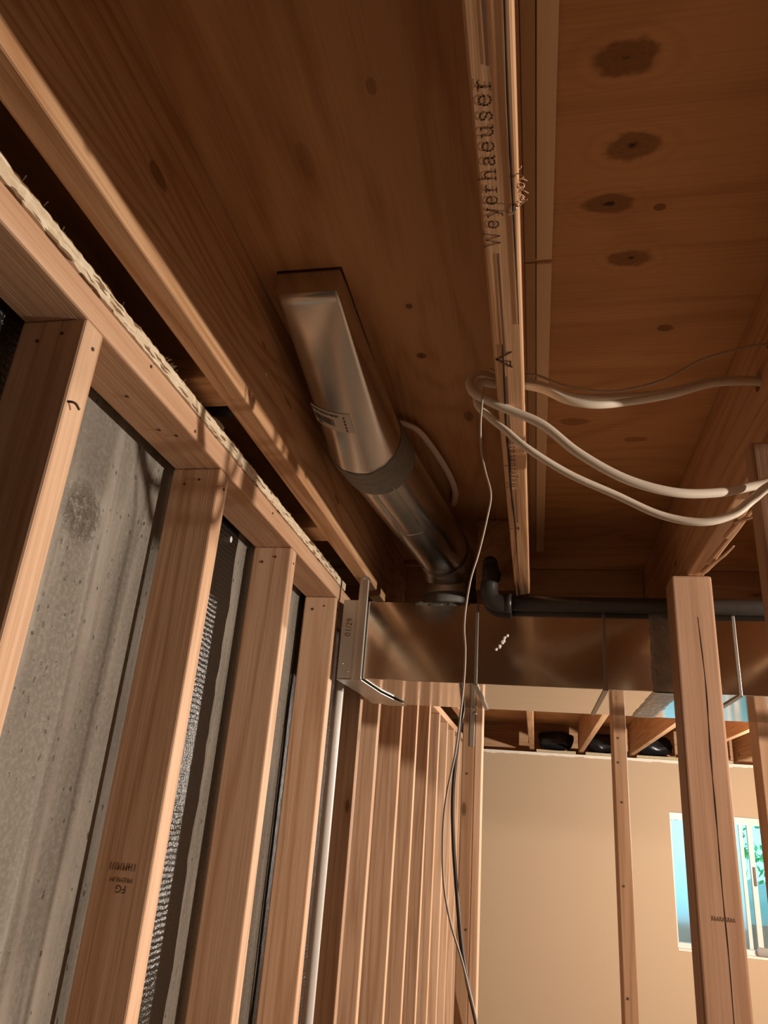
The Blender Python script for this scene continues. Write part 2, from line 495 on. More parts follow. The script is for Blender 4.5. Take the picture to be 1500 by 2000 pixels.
# far wall with its window opening
WX0, WX1, WZ0, WZ1 = 1.03, 2.16, -0.81, 0.147
bm = bmesh.new()
for a in ((-0.66, WX0, FLOOR, 0.533), (WX1, 4.2, FLOOR, 0.533), (WX0, WX1, FLOOR, WZ0), (WX0, WX1, WZ1, 0.533)):
    box(bm, a[0], a[1], 6.60, 6.76, a[2], a[3])
box(bm, -0.84, 4.2, 6.76, 6.95, 0.49, 0.533)
far = mk('wall_far', bm, drywall, origin=(0, 6.68, FLOOR)); setp(far, kind='structure')
bm = bmesh.new()
for i in range(120):
    x = -0.64 + i * 0.038
    h = 0.018 + 0.014 * noise.noise(Vector((i * 0.37, 1, 0))); d = 0.004 + 0.003 * random.random()
    box(bm, x, x + 0.0385, 6.60 - d, 6.604, 0.533 - h, 0.537)
mk('torn_edge', bm, torn, far)
bare_wall = plain('bare_foundation_wall', (0.16, 0.14, 0.12), 0.9, vary=0.2)
o = mk('wall_right', B(4.2, 4.3, -2.6, 6.75, FLOOR, 0.9), bare_wall); setp(o, kind='structure')
o = mk('wall_rear', B(-0.85, 4.3, -2.7, -2.6, FLOOR, 0.9), bare_wall); setp(o, kind='structure')
bm = bmesh.new()
box(bm, -0.85, -0.81, -2.6, 6.9, 0.545, 0.797)
o = mk('trim_1', bm, joist_far); setp(o, kind='structure', label='rim board above the concrete foundation wall')
o = mk('trim_2', B(-0.81, 4.2, 6.90, 6.94, 0.535, 0.797), block_x); setp(o, kind='structure', label='rim board closing the joist bays above the far wall')

# the subfloor overhead: plywood panels on the joists
SUB = 0.797
o = mk('ceiling', B(-0.85, 4.3, -2.6, 6.95, SUB + 0.019, SUB + 0.04), joist_far, origin=(0, 0, SUB)); setp(o, kind='structure', label='plywood subfloor seen from below between the joists')
ceil = o
pl = mk('plywood_panel', B(-0.848, -0.035, -2.6, 2.36, SUB, SUB + 0.018), ply_l, ceil)
pl['label'] = 'streaky plywood panel pierced by the duct boot'
bmc = B(-0.4115, -0.3015, 0.9065, 1.194, SUB - 0.05, SUB + 0.1)
boolean_cut(pl, bmc)
pr = mk('plywood_panel', B(-0.033, 1.18, -0.02, 2.42, SUB, SUB + 0.018), ply_r, ceil)
pr['label'] = 'plywood panel with a row of four dark knots'
mk('plywood_panel', B(-0.033, 1.18, -2.6, -0.022, SUB, SUB + 0.018), ply_r, ceil)
mk('plywood_panel', B(1.182, 4.3, -2.6, 2.42, SUB, SUB + 0.018), ply_r, ceil)
mk('plywood_panel', B(-0.848, 1.18, 2.422, 6.95, SUB, SUB + 0.018), ply_r, ceil)
mk('plywood_panel', B(1.182, 4.3, 2.422, 6.95, SUB, SUB + 0.018), ply_r, ceil)

# ------------------------------------------------------------------ black membrane sheets on the concrete
mem = membrane_mat()


def membrane(y0, y1, label, drip=True):
    bm = bmesh.new(); n = 90; L = []; Rr = []
    for i in range(n + 1):
        z = FLOOR + 0.004 + (0.54 - FLOOR - 0.004) * i / n
        e1 = 0.010 * noise.noise(Vector((z * 7, y1, 3))) + 0.006 * noise.noise(Vector((z * 31, y1, 9)))
        e0 = 0.006 * noise.noise(Vector((z * 7, y0, 5)))
        L.append((y0 + e0, z)); Rr.append((y1 + e1, z))
    xa, xb = CONC_X + 0.0005, CONC_X + 0.005
    va = [[bm.verts.new((x, y, z)) for (y, z) in S] for x in (xa, xb) for S in (L, Rr)]
    la, ra_, lb, rb_ = va
    for i in range(n):
        bm.faces.new((lb[i], rb_[i], rb_[i + 1], lb[i + 1]))
        bm.faces.new((la[i], la[i + 1], ra_[i + 1], ra_[i]))
        bm.faces.new((rb_[i], ra_[i], ra_[i + 1], rb_[i + 1])); bm.faces.new((la[i], lb[i], lb[i + 1], la[i + 1]))
    bm.faces.new((la[0], ra_[0], rb_[0], lb[0])); bm.faces.new((la[n], lb[n], rb_[n], ra_[n]))
    o = mk('tar_membrane', bm, mem); setp(o, label, 'membrane', 'black waterproofing strips on the concrete'); return o


membrane(-1.2, 0.672, 'black tar membrane on the wall behind the nearest stud')
m2 = membrane(1.20, 1.420, 'glossy ribbed black tar strip between the second and third studs')
membrane(1.90, 6.3, 'black tar membrane behind the wall studs beyond the duct')
bm = bmesh.new(); bmesh.ops.create_icosphere(bm, subdivisions=2, radius=1)
for v in bm.verts:
    v.co = Vector((v.co.x * 0.002, v.co.y * 0.0055, v.co.z * 0.0075)) + Vector((CONC_X + 0.0055, 1.378, 0.505))
mk('paint_fleck', bm, white_m, m2, smooth=True)

# ------------------------------------------------------------------ stud wall along the concrete
XF, XB = -0.528, -0.617
PZ0, PZ1 = 0.523, 0.561
sole = mk('bottom_plate', B(XB, XF, -0.9, 6.55, FLOOR + 0.001, FLOOR + 0.039, 0.003), plate_y)
setp(sole, 'bottom plate under the wall studs on the floor slab', 'timber')
plate = mk('top_plate', B(XB, XF, -0.9, 1.955, PZ0, PZ1, 0.0035), plate_y)
setp(plate, 'peach-lit top plate over the four near wall studs', 'timber')
plate2 = mk('top_plate', B(XB, XF, 1.958, 6.55, PZ0, PZ1, 0.0035), plate_y)
setp(plate2, 'top plate continuing over the studs beyond the duct', 'timber')

nail_mesh_cache = []


def nail(parent, p, r=0.0028, deep=True):
    """small driven nail head, a shallow disc facing +x or -y or -z"""
    bm = bmesh.new()
    a = Vector(p[:3]); d = Vector(p[3])
    tube(bm, [a + d * 0.0012, a - d * 0.004], r, seg=8)
    return mk('nail', bm, nail_m, parent)


def stud(y_far, label, group, toe=True, z1=PZ0 - 0.0008, mat=stud_z, x0=XB, x1=XF, z0=FLOOR + 0.0398):
    o = mk('wall_stud', B(x0, x1, y_far - 0.038, y_far, z0, z1, 0.0035), mat)
    setp(o, label, 'stud', group)
    if toe:
        for dx, dz in ((0.030, 0.026), (0.058, 0.020)):
            nail(o, (x0 + dx + random.uniform(-.006, .006), y_far - 0.038, z1 - dz - random.random() * 0.01, (0, -1, 0)), random.uniform(0.0022, 0.0036))
        nail(o, (x1, y_far - 0.016, z1 - 0.028 - random.random() * 0.008, (1, 0, 0)), 0.0026)
    return o


G1 = 'studs of the wall along the concrete'
s1 = stud(0.689, 'nearest wall stud with a bent nail, beside the wide concrete panel', G1)
s2 = stud(1.106, 'second wall stud, stamped FG PREMIUM, between concrete and tar strip', G1)
s3 = stud(1.511, 'third wall stud, with knots, right of the ribbed tar strip', G1)
s4 = stud(1.913, 'fourth wall stud, paler, standing just before the duct end', G1)
ords = ['first', 'second', 'third', 'fourth', 'fifth', 'sixth', 'seventh', 'eighth', 'ninth', 'tenth', 'eleventh', 'twelfth']
for i, y in enumerate((2.302, 2.586, 3.047, 3.461, 3.875, 4.282, 4.690, 5.096, 5.502, 5.908, 6.314)):
    lab = ('wall stud beside the white vertical pipe, under the duct end' if i == 0 else
           '%s stud of the far row seen below the duct, counted from the white pipe' % ords[i])
    stud(y, lab, G1, toe=(i < 3))
# bent nail sticking out of the nearest stud
mk('bent_nail', T(catmull([(XF - 0.003, 0.656, 0.4085), (XF + 0.003, 0.6555, 0.4085), (XF + 0.008, 0.6585, 0.4075), (XF + 0.011, 0.664, 0.402)], 5), 0.0016, seg=8), nail_m, s1, smooth=True)
# nails in the top plate underside and edge
for y in (0.83, 0.93, 0.95):
    nail(plate, (-0.575 + 0.02 * (y > .94), y, PZ0, (0, 0, -1)), 0.0032)
for y, z in ((0.80, 0.551), (0.955, 0.532), (1.33, 0.545)):
    nail(plate, (XF, y, z, (1, 0, 0)), 0.0026)

# ragged strip of strand board lying on the plate
bm = bmesh.new()
ny = 420; y0, y1 = -0.9, 1.955
rows = slab_grid(bm, -0.600, XF + 0.0015, y0, y1, PZ1 + 0.0012, 0.5835, ny)
for r in rows:
    for k in (1, 2):
        r[k].co.x += 0.0016 * noise.noise(r[k].co * 60) + 0.001 * random.uniform(-1, 1)
    r[2].co.z += 0.0022 * noise.noise(r[2].co * 25) + 0.0012 * random.uniform(-1, 1)
    r[3].co.z = r[2].co.z
osb = mk('strand_board_strip', bm, osb_mat()); setp(osb, 'ragged pale strand-board strip lying on top of the plate', 'board')
bm = bmesh.new()
for i in range(26):
    y = random.uniform(0.2, 1.2) if i > 9 else random.gauss(0.86, 0.02)
    z = 0.586 + random.uniform(-.004, .002); d = Vector((random.uniform(.2, 1), random.uniform(-1, 1), random.uniform(0.1, 1))).normalized()
    tube(bm, [Vector((XF - 0.002, y, z)), Vector((XF - 0.002, y, z)) + d * random.uniform(.004, .009)], 0.0006, seg=4)
mk('splinters', bm, torn, osb)['kind'] = 'stuff'

# timber blocks bridging from the first joist to the wall
for y0, y1, lab in ((0.908, 0.996, 'short flat timber block in the dark gap near the white lump'), (1.556, 1.647, 'short flat timber block in the dark gap nearest the duct')):
    o = mk('timber_block', B(-0.805, -0.4834, y0, y1, 0.600, 0.638, 0.003), block_x); setp(o, lab, 'block', 'timber blocks in the gap behind the plate')
o = mk('black_conduit', T([(-0.80, 1.085, 0.648), (-0.60, 1.085, 0.648), (-0.487, 1.085, 0.648)], 0.014, seg=14), black_pipe_m, smooth=True)
setp(o, 'short black conduit crossing the dark gap above the plate', 'pipe')
bm = bmesh.new(); bmesh.ops.create_icosphere(bm, subdivisions=3, radius=0.014)
for v in bm.verts:
    v.co = Vector((v.co.x * 1.2, v.co.y * 2.2, v.co.z * 0.9)) + Vector((-0.550, 1.052, 0.597))
jitter(bm, 0.004, 60)  # white rounded lump with a rough outline
o = mk('white_lump', bm, white_m, smooth=True); setp(o, 'small white lump on the strand board in the gap', 'scrap')

# ------------------------------------------------------------------ joists
JZ0, JZ1 = 0.560, 0.7962
G2 = 'floor joists overhead'


def joist(x0, x1, mat, label, y0=-1.3, y1=6.70, z0=JZ0):
    o = mk('floor_joist', B(x0, x1, y0, y1, z0, JZ1, 0.003), mat); setp(o, label, 'joist', G2); return o


LZ = 0.578
jl = joist(-0.4828, -0.4438, joist_l, 'knotty floor joist', z0=LZ)
jl['label'] = 'knotty floor joist beside the wall plate, its lower edge brightly lit'
ja = joist(-0.053, -0.015, joist_y, 'floor joist printed Weyerhaeuser on its split underside')
jr = joist(0.349, 0.387, joist_far, 'dark floor joist with a splintered bottom edge resting on the post')
joist(0.752, 0.790, joist_far, 'far joist seen below the duct, next to the post and its foil tape')
joist(1.158, 1.196, joist_far, 'far joist seen between the post and the frame edge')
joist(1.565, 1.603, joist_far, 'joist passing over the window with the grey foam roll')
joist(1.970, 2.008, joist_far, 'joist past the window, last of the row')

# holes drilled for the cables
HOLE_A, HOLE_R = (0.985, 0.622), (1.100, 0.676)
boolean_cut(ja, T([(-0.10, HOLE_A[0], HOLE_A[1]), (0.03, HOLE_A[0], HOLE_A[1])], 0.019, seg=20))
boolean_cut(jr, T([(0.30, HOLE_R[0], HOLE_R[1]), (0.43, HOLE_R[0], HOLE_R[1])], 0.017, seg=20))
boolean_cut(jr, T([(0.30, 1.033, 0.700), (0.43, 1.033, 0.700)], 0.008, seg=12))

# printing on the underside of the middle joist (serif letters as strokes; unit = cap height)
GL = {
    'W': [[(.10, 1), (.36, 0), (.64, .8), (.92, 0), (1.18, 1)], [(-.05, 1), (.27, 1)], [(1.02, 1), (1.33, 1)]],
    'e': [[(.07, .34), (.57, .34), (.54, .5), (.44, .6), (.3, .63), (.14, .56), (.06, .38), (.07, .2), (.16, .06), (.32, 0), (.47, .04), (.58, .16)]],
    'y': [[(.09, .62), (.36, .02)], [(.64, .62), (.36, .02), (.22, -.25), (.07, -.28)], [(-.03, .62), (.22, .62)], [(.51, .62), (.75, .62)]],
    'r': [[(.16, 0), (.16, .62)], [(.0, .62), (.16, .62)], [(0, 0), (.34, 0)], [(.16, .4), (.28, .56), (.42, .63), (.54, .56)]],
    'h': [[(.15, 0), (.15, 1)], [(0, 1), (.15, 1)], [(0, 0), (.30, 0)], [(.15, .42), (.3, .58), (.44, .62), (.56, .55), (.6, .42), (.6, 0)], [(.45, 0), (.75, 0)]],
    'a': [[(.09, .5), (.22, .62), (.4, .62), (.52, .5), (.52, .1), (.58, 0), (.68, .0)], [(.52, .36), (.27, .33), (.09, .22), (.09, .1), (.2, 0), (.35, .02), (.52, .16)]],
    'u': [[(.0, .62), (.13, .62), (.13, .16), (.22, .02), (.37, 0), (.55, .12)], [(.42, .62), (.57, .62), (.57, 0), (.72, 0)]],
    's': [[(.5, .46), (.44, .6), (.28, .63), (.11, .56), (.11, .42), (.28, .33), (.46, .24), (.48, .1), (.33, 0), (.15, .02), (.07, .16)]],
}
ADV = {'W': 1.55, 'e': .88, 'y': .95, 'r': .82, 'h': .98, 'a': .92, 'u': .96, 's': .84}


def stroke(bm, pts, w, f):
    for a, b in zip(pts, pts[1:]):
        a, b = Vector((*a, 0)), Vector((*b, 0))
        d = (b - a).normalized(); n = Vector((-d.y, d.x, 0)) * w / 2; e = d * w * 0.35
        bm.faces.new([bm.verts.new(f(q)) for q in (a - e - n, b + e - n, b + e + n, a - e + n)])


def lettering(word, f, w=0.092):
    bm = bmesh.new(); x = 0
    for ch in word:
        for st in GL[ch]:
            stroke(bm, [(px + x, py) for px, py in st], w, f)
        x += ADV[ch]
    return bm


def wlen(word):
    return sum(ADV[c] for c in word)


WORD = 'Weyerhaeuser'
for ys, ye, xb in ((0.624, 0.424, -0.0355), (1.246, 1.046, -0.0335)):
    k = (ys - ye) / wlen(WORD)
    f = lambda q, k=k, ys=ys, xb=xb: Vector((xb - q.y * 0.0165, ys - q.x * k, JZ0 - 0.0004))
    mk('printed_name', lettering(WORD, f), ink_f, ja)
# tree mark and rule lines between the stamps
bm = bmesh.new()
f = lambda q: Vector((-0.030 - q.y * 0.0165, 0.852 - q.x * 0.0165, JZ0 - 0.0004))
stroke(bm, [(0, 0), (1.15, 1.15)], .2, f); stroke(bm, [(2.1, 0), (1.15, 1.15)], .2, f); stroke(bm, [(.2, .1), (.8, .1), (.9, .5)], .14, f)
mk('printed_mark', bm, ink, ja)
bm = bmesh.new()
f = lambda q: Vector((-0.034 - q.y * 0.0165, 1.455 - q.x * 0.0165, JZ0 - 0.0004))
stroke(bm, [(0, 0.75), (0, 1.3)], .16, f); stroke(bm, [(-.4, 0), (.6, 0)], .16, f); stroke(bm, [(.1, 0), (.1, .5)], .14, f); stroke(bm, [(.5, 0), (.5, .45)], .14, f)
mk('printed_mark', bm, ink, ja)
for y0, y1, x in ((-0.2, 0.417, -0.0365), (0.634, 0.822, -0.0385), (0.875, 1.03, -0.0385), (1.255, 1.42, -0.0355)):
    bm = bmesh.new()
    n = 14
    for i in range(n):
        a = y0 + (y1 - y0) * i / n; b_ = y0 + (y1 - y0) * (i + 1) / n
        bm.faces.new([bm.verts.new(Vector((x + sx * 0.0014, yy, JZ0 - 0.0004))) for sx, yy in ((-1, a), (1, a), (1, b_), (-1, b_))])
    mk('printed_line', bm, ink_f, ja)


def crack(parent, pts, w0, z):
    """an open split: a narrow dark trough with raised lips along a polyline on the underside"""
    bm = bmesh.new(); P = catmull(pts, 6); L = []
    for i, p in enumerate(P):
        t = i / (len(P) - 1)
        w = w0 * (0.35 + 0.65 * math.sin(math.pi * min(1, t * 1.15 + .06))) * (1 + 0.35 * noise.noise(Vector((p[1] * 80, 2, 0))))
        L.append((Vector((p.x - w, p.y, z - 0.0003)), Vector((p.x + w, p.y, z - 0.0003)), Vector((p.x, p.y, z - 0.0008))))
    R_ = [[bm.verts.new(q) for q in r] for r in L]
    for a, b in zip(R_, R_[1:]):
        bm.faces.new((a[0], a[2], b[2], b[0])); bm.faces.new((a[2], a[1], b[1], b[2])); bm.faces.new((a[0], b[0], b[1], a[1]))
    return mk('split', bm, crack_m, parent)


crack(ja, [(-0.0400, 0.80, 0), (-0.0415, 0.92, 0), (-0.0435, 1.02, 0), (-0.0425, 1.12, 0), (-0.0430, 1.25, 0), (-0.0405, 1.45, 0), (-0.0410, 1.65, 0), (-0.0385, 1.85, 0), (-0.037, 2.0, 0)], 0.0020, JZ0)
crack(ja, [(-0.0205, 0.30, 0), (-0.0215, 0.45, 0), (-0.0205, 0.56, 0), (-0.0195, 0.68, 0), (-0.019, 0.76, 0)], 0.0011, JZ0)
# torn fibres and a staple on that joist
bm = bmesh.new()
for i in range(16):
    y = random.gauss(0.553, 0.012); a = Vector((-0.0155, y, JZ0 + random.uniform(0, .006)))
    d = Vector((random.uniform(.3, 1), random.uniform(-1, 1), random.uniform(-.4, .4)))
    tube(bm, catmull([a, a + d * 0.006, a + d * 0.006 + Vector((random.uniform(-.003, .006), random.uniform(-.006, .006), 0))], 3), 0.0006, seg=4)
mk('torn_fibres', bm, plate_y, ja)['kind'] = 'stuff'
mk('staple', T(catmull([(-0.026, 0.575, 0.561), (-0.024, 0.575, 0.556), (-0.020, 0.572, 0.5545), (-0.0175, 0.568, 0.557), (-0.017, 0.567, 0.561)], 4), 0.0011, seg=6), galv, ja, smooth=True)

# splinters hanging from the joist on the post
random.seed(21)
for (ya, yb, drop, out) in ((1.73, 1.52, .012, .010), (1.66, 1.34, .004, .003), (1.50, 1.26, .008, .005), (1.42, 1.33, .016, .016), (1.30, 1.20, .006, .008)):
    P = catmull([(0.380, ya, JZ0 - 0.001), (0.383 + out * .2, (ya * 2 + yb) / 3, JZ0 - drop * .35), (0.386 + out * .6, (ya + 2 * yb) / 3, JZ0 - drop * .75), (0.386 + out, yb, JZ0 - drop)], 4)
    mk('splinter', T(P, 0.0075, 0.0032, seg=6, radii=[1.1 - 0.8 * i / (len(P) - 1) for i in range(len(P))]), joist_far, jr)

# pale battens running along the middle joist under the subfloor
G3 = 'battens beside the printed joist'
for x0, x1, z0, mat, w in ((-0.0145, 0.002, 0.772, batten_d, 'narrow brown'), (0.0028, 0.0255, 0.770, batten_y, 'pale smooth')):
    for y0, y1, part in ((-1.2, 0.893, 'running overhead past its joint'), (0.901, 2.2, 'running on towards the duct')):
        o = mk('batten', B(x0, x1, y0, y1, z0, SUB - 0.0005, 0.0015), mat); setp(o, '%s batten under the subfloor beside the printed joist, %s' % (w, part), 'batten', G3)
o = mk('timber_block', B(-0.0145, 0.0255, 0.8935, 0.9005, 0.7745, SUB - 0.0005), batten_d); setp(o, 'thin dark spacer in the joint of the pale batten', 'spacer')
# board behind the black elbow
bm = B(-0.163, -0.0545, 1.995, 2.030, 0.585, SUB - 0.001, 0.003)
pb = mk('timber_block', bm, joist_far); setp(pb, 'timber block between joists, drilled for the black waste pipe', 'block')
boolean_cut(pb, T([(-0.117, 1.95, 0.626), (-0.117, 2.10, 0.626)], 0.024, seg=24))

# ------------------------------------------------------------------ posts under the right joist
p1 = mk('timber_post', B(0.313, 0.402, 1.756, 1.843, FLOOR + 0.0005, JZ0 - 0.0006, 0.006, 3), post_z)
setp(p1, 'thick square timber post with a long vertical crack, before the window', 'post')
bm = bmesh.new()
P = catmull([(0.364, 0, 0.46), (0.366, 0, 0.40), (0.3685, 0, 0.30), (0.366, 0, 0.16), (0.366, 0, 0.02), (0.3655, 0, -0.10), (0.3668, 0, -0.22), (0.366, 0, -0.34), (0.367, 0, -0.5), (0.366, 0, -0.7)], 6)
L = []
for i, p in enumerate(P):
    w = 0.0012 * (0.5 + abs(noise.noise(Vector((p.z * 9, 4, 1)))) * 1.6)
    L.append([bm.verts.new((p.x - w, 1.7557, p.z)), bm.verts.new((p.x + w, 1.7557, p.z)), bm.verts.new((p.x, 1.7553, p.z))])
for a, b in zip(L, L[1:]):
    bm.faces.new((a[0], a[2], b[2], b[0])); bm.faces.new((a[2], a[1], b[1], b[2])); bm.faces.new((a[0], b[0], b[1], a[1]))
mk('crack', bm, crack_m, p1)
bm = bmesh.new()
random.seed(4)
f = lambda q: Vector((0.341 + q.x * 0.005, 1.7554, -0.156 + q.y * 0.006))
for i in range(9):
    x = i * 1.0
    stroke(bm, [(x, 0), (x + .3, 1.1), (x + .7, .1)], .22, f)
    if i % 3 == 0:
        stroke(bm, [(x - .2, 1.2), (x + .8, 1.2)], .16, f)
mk('faint_stamp', bm, ink_f, p1)
p2 = mk('timber_post', B(0.3215, 0.4105, 1.083, 1.121, FLOOR + 0.0005, JZ0 - 0.0006, 0.005, 3), post_z)
setp(p2, 'timber stud under the dark joist at the frame edge, cables draped past it', 'post')

# ------------------------------------------------------------------ studs of the partition beyond the duct
G4 = 'studs of the open partition beyond the duct'
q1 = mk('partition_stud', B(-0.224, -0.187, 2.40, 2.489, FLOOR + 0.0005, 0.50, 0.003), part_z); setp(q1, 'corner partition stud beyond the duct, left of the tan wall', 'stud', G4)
q1b = mk('partition_stud', B(-0.1862, -0.164, 2.405, 2.489, FLOOR + 0.0005, 0.50, 0.003), stud_z); setp(q1b, 'slim bright board fixed to the corner partition stud', 'board', G4)
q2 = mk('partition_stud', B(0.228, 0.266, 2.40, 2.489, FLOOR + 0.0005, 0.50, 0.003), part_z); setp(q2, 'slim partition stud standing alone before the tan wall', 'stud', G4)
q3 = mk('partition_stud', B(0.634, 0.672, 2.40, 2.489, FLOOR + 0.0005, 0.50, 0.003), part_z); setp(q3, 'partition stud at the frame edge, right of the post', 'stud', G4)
mk('strap', B(-0.202, -0.188, 2.397, 2.3995, 0.20, 0.318, 0.0005), galv_dull, q1)
bm = bmesh.new(); bmesh.ops.create_icosphere(bm, subdivisions=2, radius=0.007)
for v in bm.verts:
    v.co += Vector((-0.188, 2.393, 0.3))
mk('bolt', bm, galv, q1, smooth=True)
for o_, ys in ((q2, (0.25, 0.18, 0.07, -0.15, -0.42)), (q1, (0.12, -0.3))):
    for z in ys:
        nail(o_, ((o_.location.x + random.uniform(-.01, .01)), 2.40, z, (0, -1, 0)), 0.0035)

pp = mk('added_plate', B(-0.224, 2.6, 2.40, 2.489, 0.5008, 0.5388, 0.003), block_x); setp(pp, 'unseen plate added over the partition studs to stop far-room light', 'timber')  # added out of sight to shut far-room light out above the duct
jx = [-0.81, -0.4828, -0.4438, -0.053, -0.015, 0.349, 0.387, 0.752, 0.790, 1.158, 1.196, 1.565, 1.603, 1.970, 2.008, 4.1]
for i in range(0, len(jx), 2):
    o = mk('light_stop', B(jx[i] + 0.0006, jx[i + 1] - 0.0006, 2.45, 2.488, 0.5394 if i else 0.586, 0.7958, 0.002), block_x)  # unseen boards added so far-room light stays out of the near bays
    setp(o, '%s unseen light-stop board added between joists behind the duct, counted from the concrete wall' % ords[i // 2], 'blocking', 'added light stops over the partition')

# ------------------------------------------------------------------ white pipe in the stud wall
o = mk('plastic_pipe', T([(-0.541, 2.05, FLOOR + 0.002), (-0.541, 2.05, 0.2), (-0.541, 2.05, 0.47)], 0.0118, seg=16), pvc_m, smooth=True)
setp(o, 'white plastic pipe standing upright in the stud wall by the duct end', 'pipe')
o2 = mk('black_pipe', T([(-0.575, 1.985, FLOOR + 0.002), (-0.575, 1.985, 0.43)], 0.010, seg=14), black_pipe_m, smooth=True)  # thin black upright rod beside the white pipe
setp(o2, 'thin black rod standing upright beside the white plastic pipe', 'pipe')

# ------------------------------------------------------------------ main trunk duct
TX0, TX1, TY0, TY1, TZ0, TZ1 = -0.470, 3.2, 1.890, 2.345, 0.309, 0.517
tr = empty('trunk_duct', (0.9, 2.12, TZ0)); setp(tr, 'wide rectangular galvanised trunk duct crossing below the joists', 'duct')
for i, (a, b) in enumerate(((TX0, -0.1485), (-0.1485, 0.1675), (0.1675, 0.309), (0.309, 0.4715), (0.4715, 1.45), (1.45, TX1))):
    bm = B(a + 0.0005, b - 0.0005, TY0, TY1, TZ0, TZ1, 0.0015, 2)
    mk('duct_section', bm, galv, tr)
for x in (-0.1485, 0.1675, 0.4715):
    bm = bmesh.new()
    box(bm, x - 0.004, x + 0.004, TY0 - 0.004, TY0 - 0.0003, TZ0 - 0.002, TZ1, 0.0012)
    box(bm, x - 0.006, x + 0.006, TY0 - 0.004, TY1, TZ0 - 0.0035, TZ0 - 0.0003, 0.001)
    mk('drive_cleat', bm, galv_seam, tr)
# foil tape round the joint behind the post
bm = bmesh.new(); n = 22
for (fa, fb) in (('front', 0), ('bottom', 0)):
    g = []
    for i in range(9):
        row = []
        for j in range(n + 1):
            x = 0.276 + (0.342 - 0.276) * i / 8; t = j / n
            wob = 0.0022 + 0.0020 * abs(noise.noise(Vector((x * 160, t * 12, 5)))) if 0 < i < 8 else 0.0006
            e = 0.004 * noise.noise(Vector((t * 9, i, 2))) if i in (0, 8) else 0
            row.append(bm.verts.new((x + e, TY0 - wob, TZ1 - 0.001 - t * (TZ1 - TZ0 - 0.001)) if fa == 'front' else (x + e, TY0 + t * (TY1 - TY0), TZ0 - wob)))
        g.append(row)
    for i in range(8):
        for j in range(n):
            bm.faces.new((g[i][j], g[i + 1][j], g[i + 1][j + 1], g[i][j + 1]))
mk('foil_tape', bm, foil, tr)['label'] = 'crinkled foil tape wrapped round a duct joint'
# end cap flange with its date print, and dabs of sealant
ec = mk('end_flange', B(-0.507, -0.452, TY0 - 0.010, TY0 - 0.0055, TZ0 - 0.002, TZ1, 0.001), galv_dull, tr)
mk('end_cap', B(-0.507, -0.4702, TY0 - 0.005, TY1, TZ0 - 0.001, TZ1, 0.001), galv_dull, tr)
for (x, z) in ((-0.496, 0.345), (-0.480, 0.325)):
    bm = bmesh.new(); r = bmesh.ops.create_icosphere(bm, subdivisions=2, radius=0.0035)
    for v in r['verts']:
        v.co += Vector((x, TY0 - 0.0105, z))
    mk('screw', bm, galv, tr, smooth=True)
bm = bmesh.new()
for (x, y, z, r_) in ((-0.30, TY0 - .001, TZ1 - .004, .018), (-0.26, TY0 - .001, TZ1 - .006, .022), (-0.21, TY0 - .001, TZ1 - .004, .02), (-0.18, TY0 - .001, TZ1 - .003, .012)):
    rr = bmesh.ops.create_icosphere(bm, subdivisions=2, radius=1)
    for v in rr['verts']:
        v.co = Vector((v.co.x * r_, v.co.y * .0022, v.co.z * .006)) + Vector((x, y, z))
jitter(bm, 0.003, 90)
mk('sealant', bm, mastic_d, tr, smooth=True)
bm = bmesh.new()
for i in range(10):
    t = i / 9
    rr = bmesh.ops.create_icosphere(bm, subdivisions=1, radius=0.0045)
    c_ = Vector((-0.073 - 0.022 * t + random.uniform(-.004, .004), TY0 - 0.001, 0.432 - 0.035 * t + random.uniform(-.004, .004)))
    for v in rr['verts']:
        v.co = Vector((v.co.x, v.co.y * .4, v.co.z)) + c_
mk('sealant_dab', bm, torn, tr, smooth=True)


def text_mesh(body, size, parent, origin, right, up, mat, name):
    cu = bpy.data.curves.new('txt', 'FONT'); cu.body = body; cu.size = size; cu.align_x = 'CENTER'; cu.align_y = 'CENTER'; cu.resolution_u = 3
    ob = bpy.data.objects.new('txt', cu); COL.objects.link(ob)
    bpy.context.view_layer.update()
    me = bpy.data.meshes.new_from_object(ob.evaluated_get(bpy.context.evaluated_depsgraph_get()))
    bpy.data.objects.remove(ob); bpy.data.curves.remove(cu)
    off = world_off(parent); R_, U_, O_ = Vector(right), Vector(up), Vector(origin)
    for v in me.vertices:
        v.co = O_ + R_ * v.co.x + U_ * v.co.y - off
    me.materials.clear(); me.materials.append(mat)
    o = bpy.data.objects.new(name, me); COL.objects.link(o); o.parent = parent
    return o


text_mesh('01/29', 0.022, tr, (-0.487, TY0 - 0.0104, 0.442), (0.06, 0, 0.998), (-0.998, 0, 0.06), ink, 'date_print')
text_mesh('FG', 0.014, s2, (-0.5705, 1.0674, -0.130), (-1, 0, 0), (0, 0, -1), ink, 'grade_stamp')
text_mesh('PREMIUM', 0.0085, s2, (-0.5725, 1.0674, -0.1185), (-1, 0, 0), (0, 0, -1), ink, 'grade_stamp')
bm = bmesh.new(); random.seed(5)
f = lambda q: Vector((-0.593 + q.x * 0.0042, 1.0674, -0.106 + q.y * 0.0078))
for i in range(10):
    stroke(bm, [(i, 0), (i + random.uniform(-.1, .3), 1)], .34, f)
    if random.random() < .6:
        stroke(bm, [(i - .1, random.choice((0, .5, 1))), (i + .5, .5)], .3, f)
mk('smudged_stamp', bm, ink_f, s2)

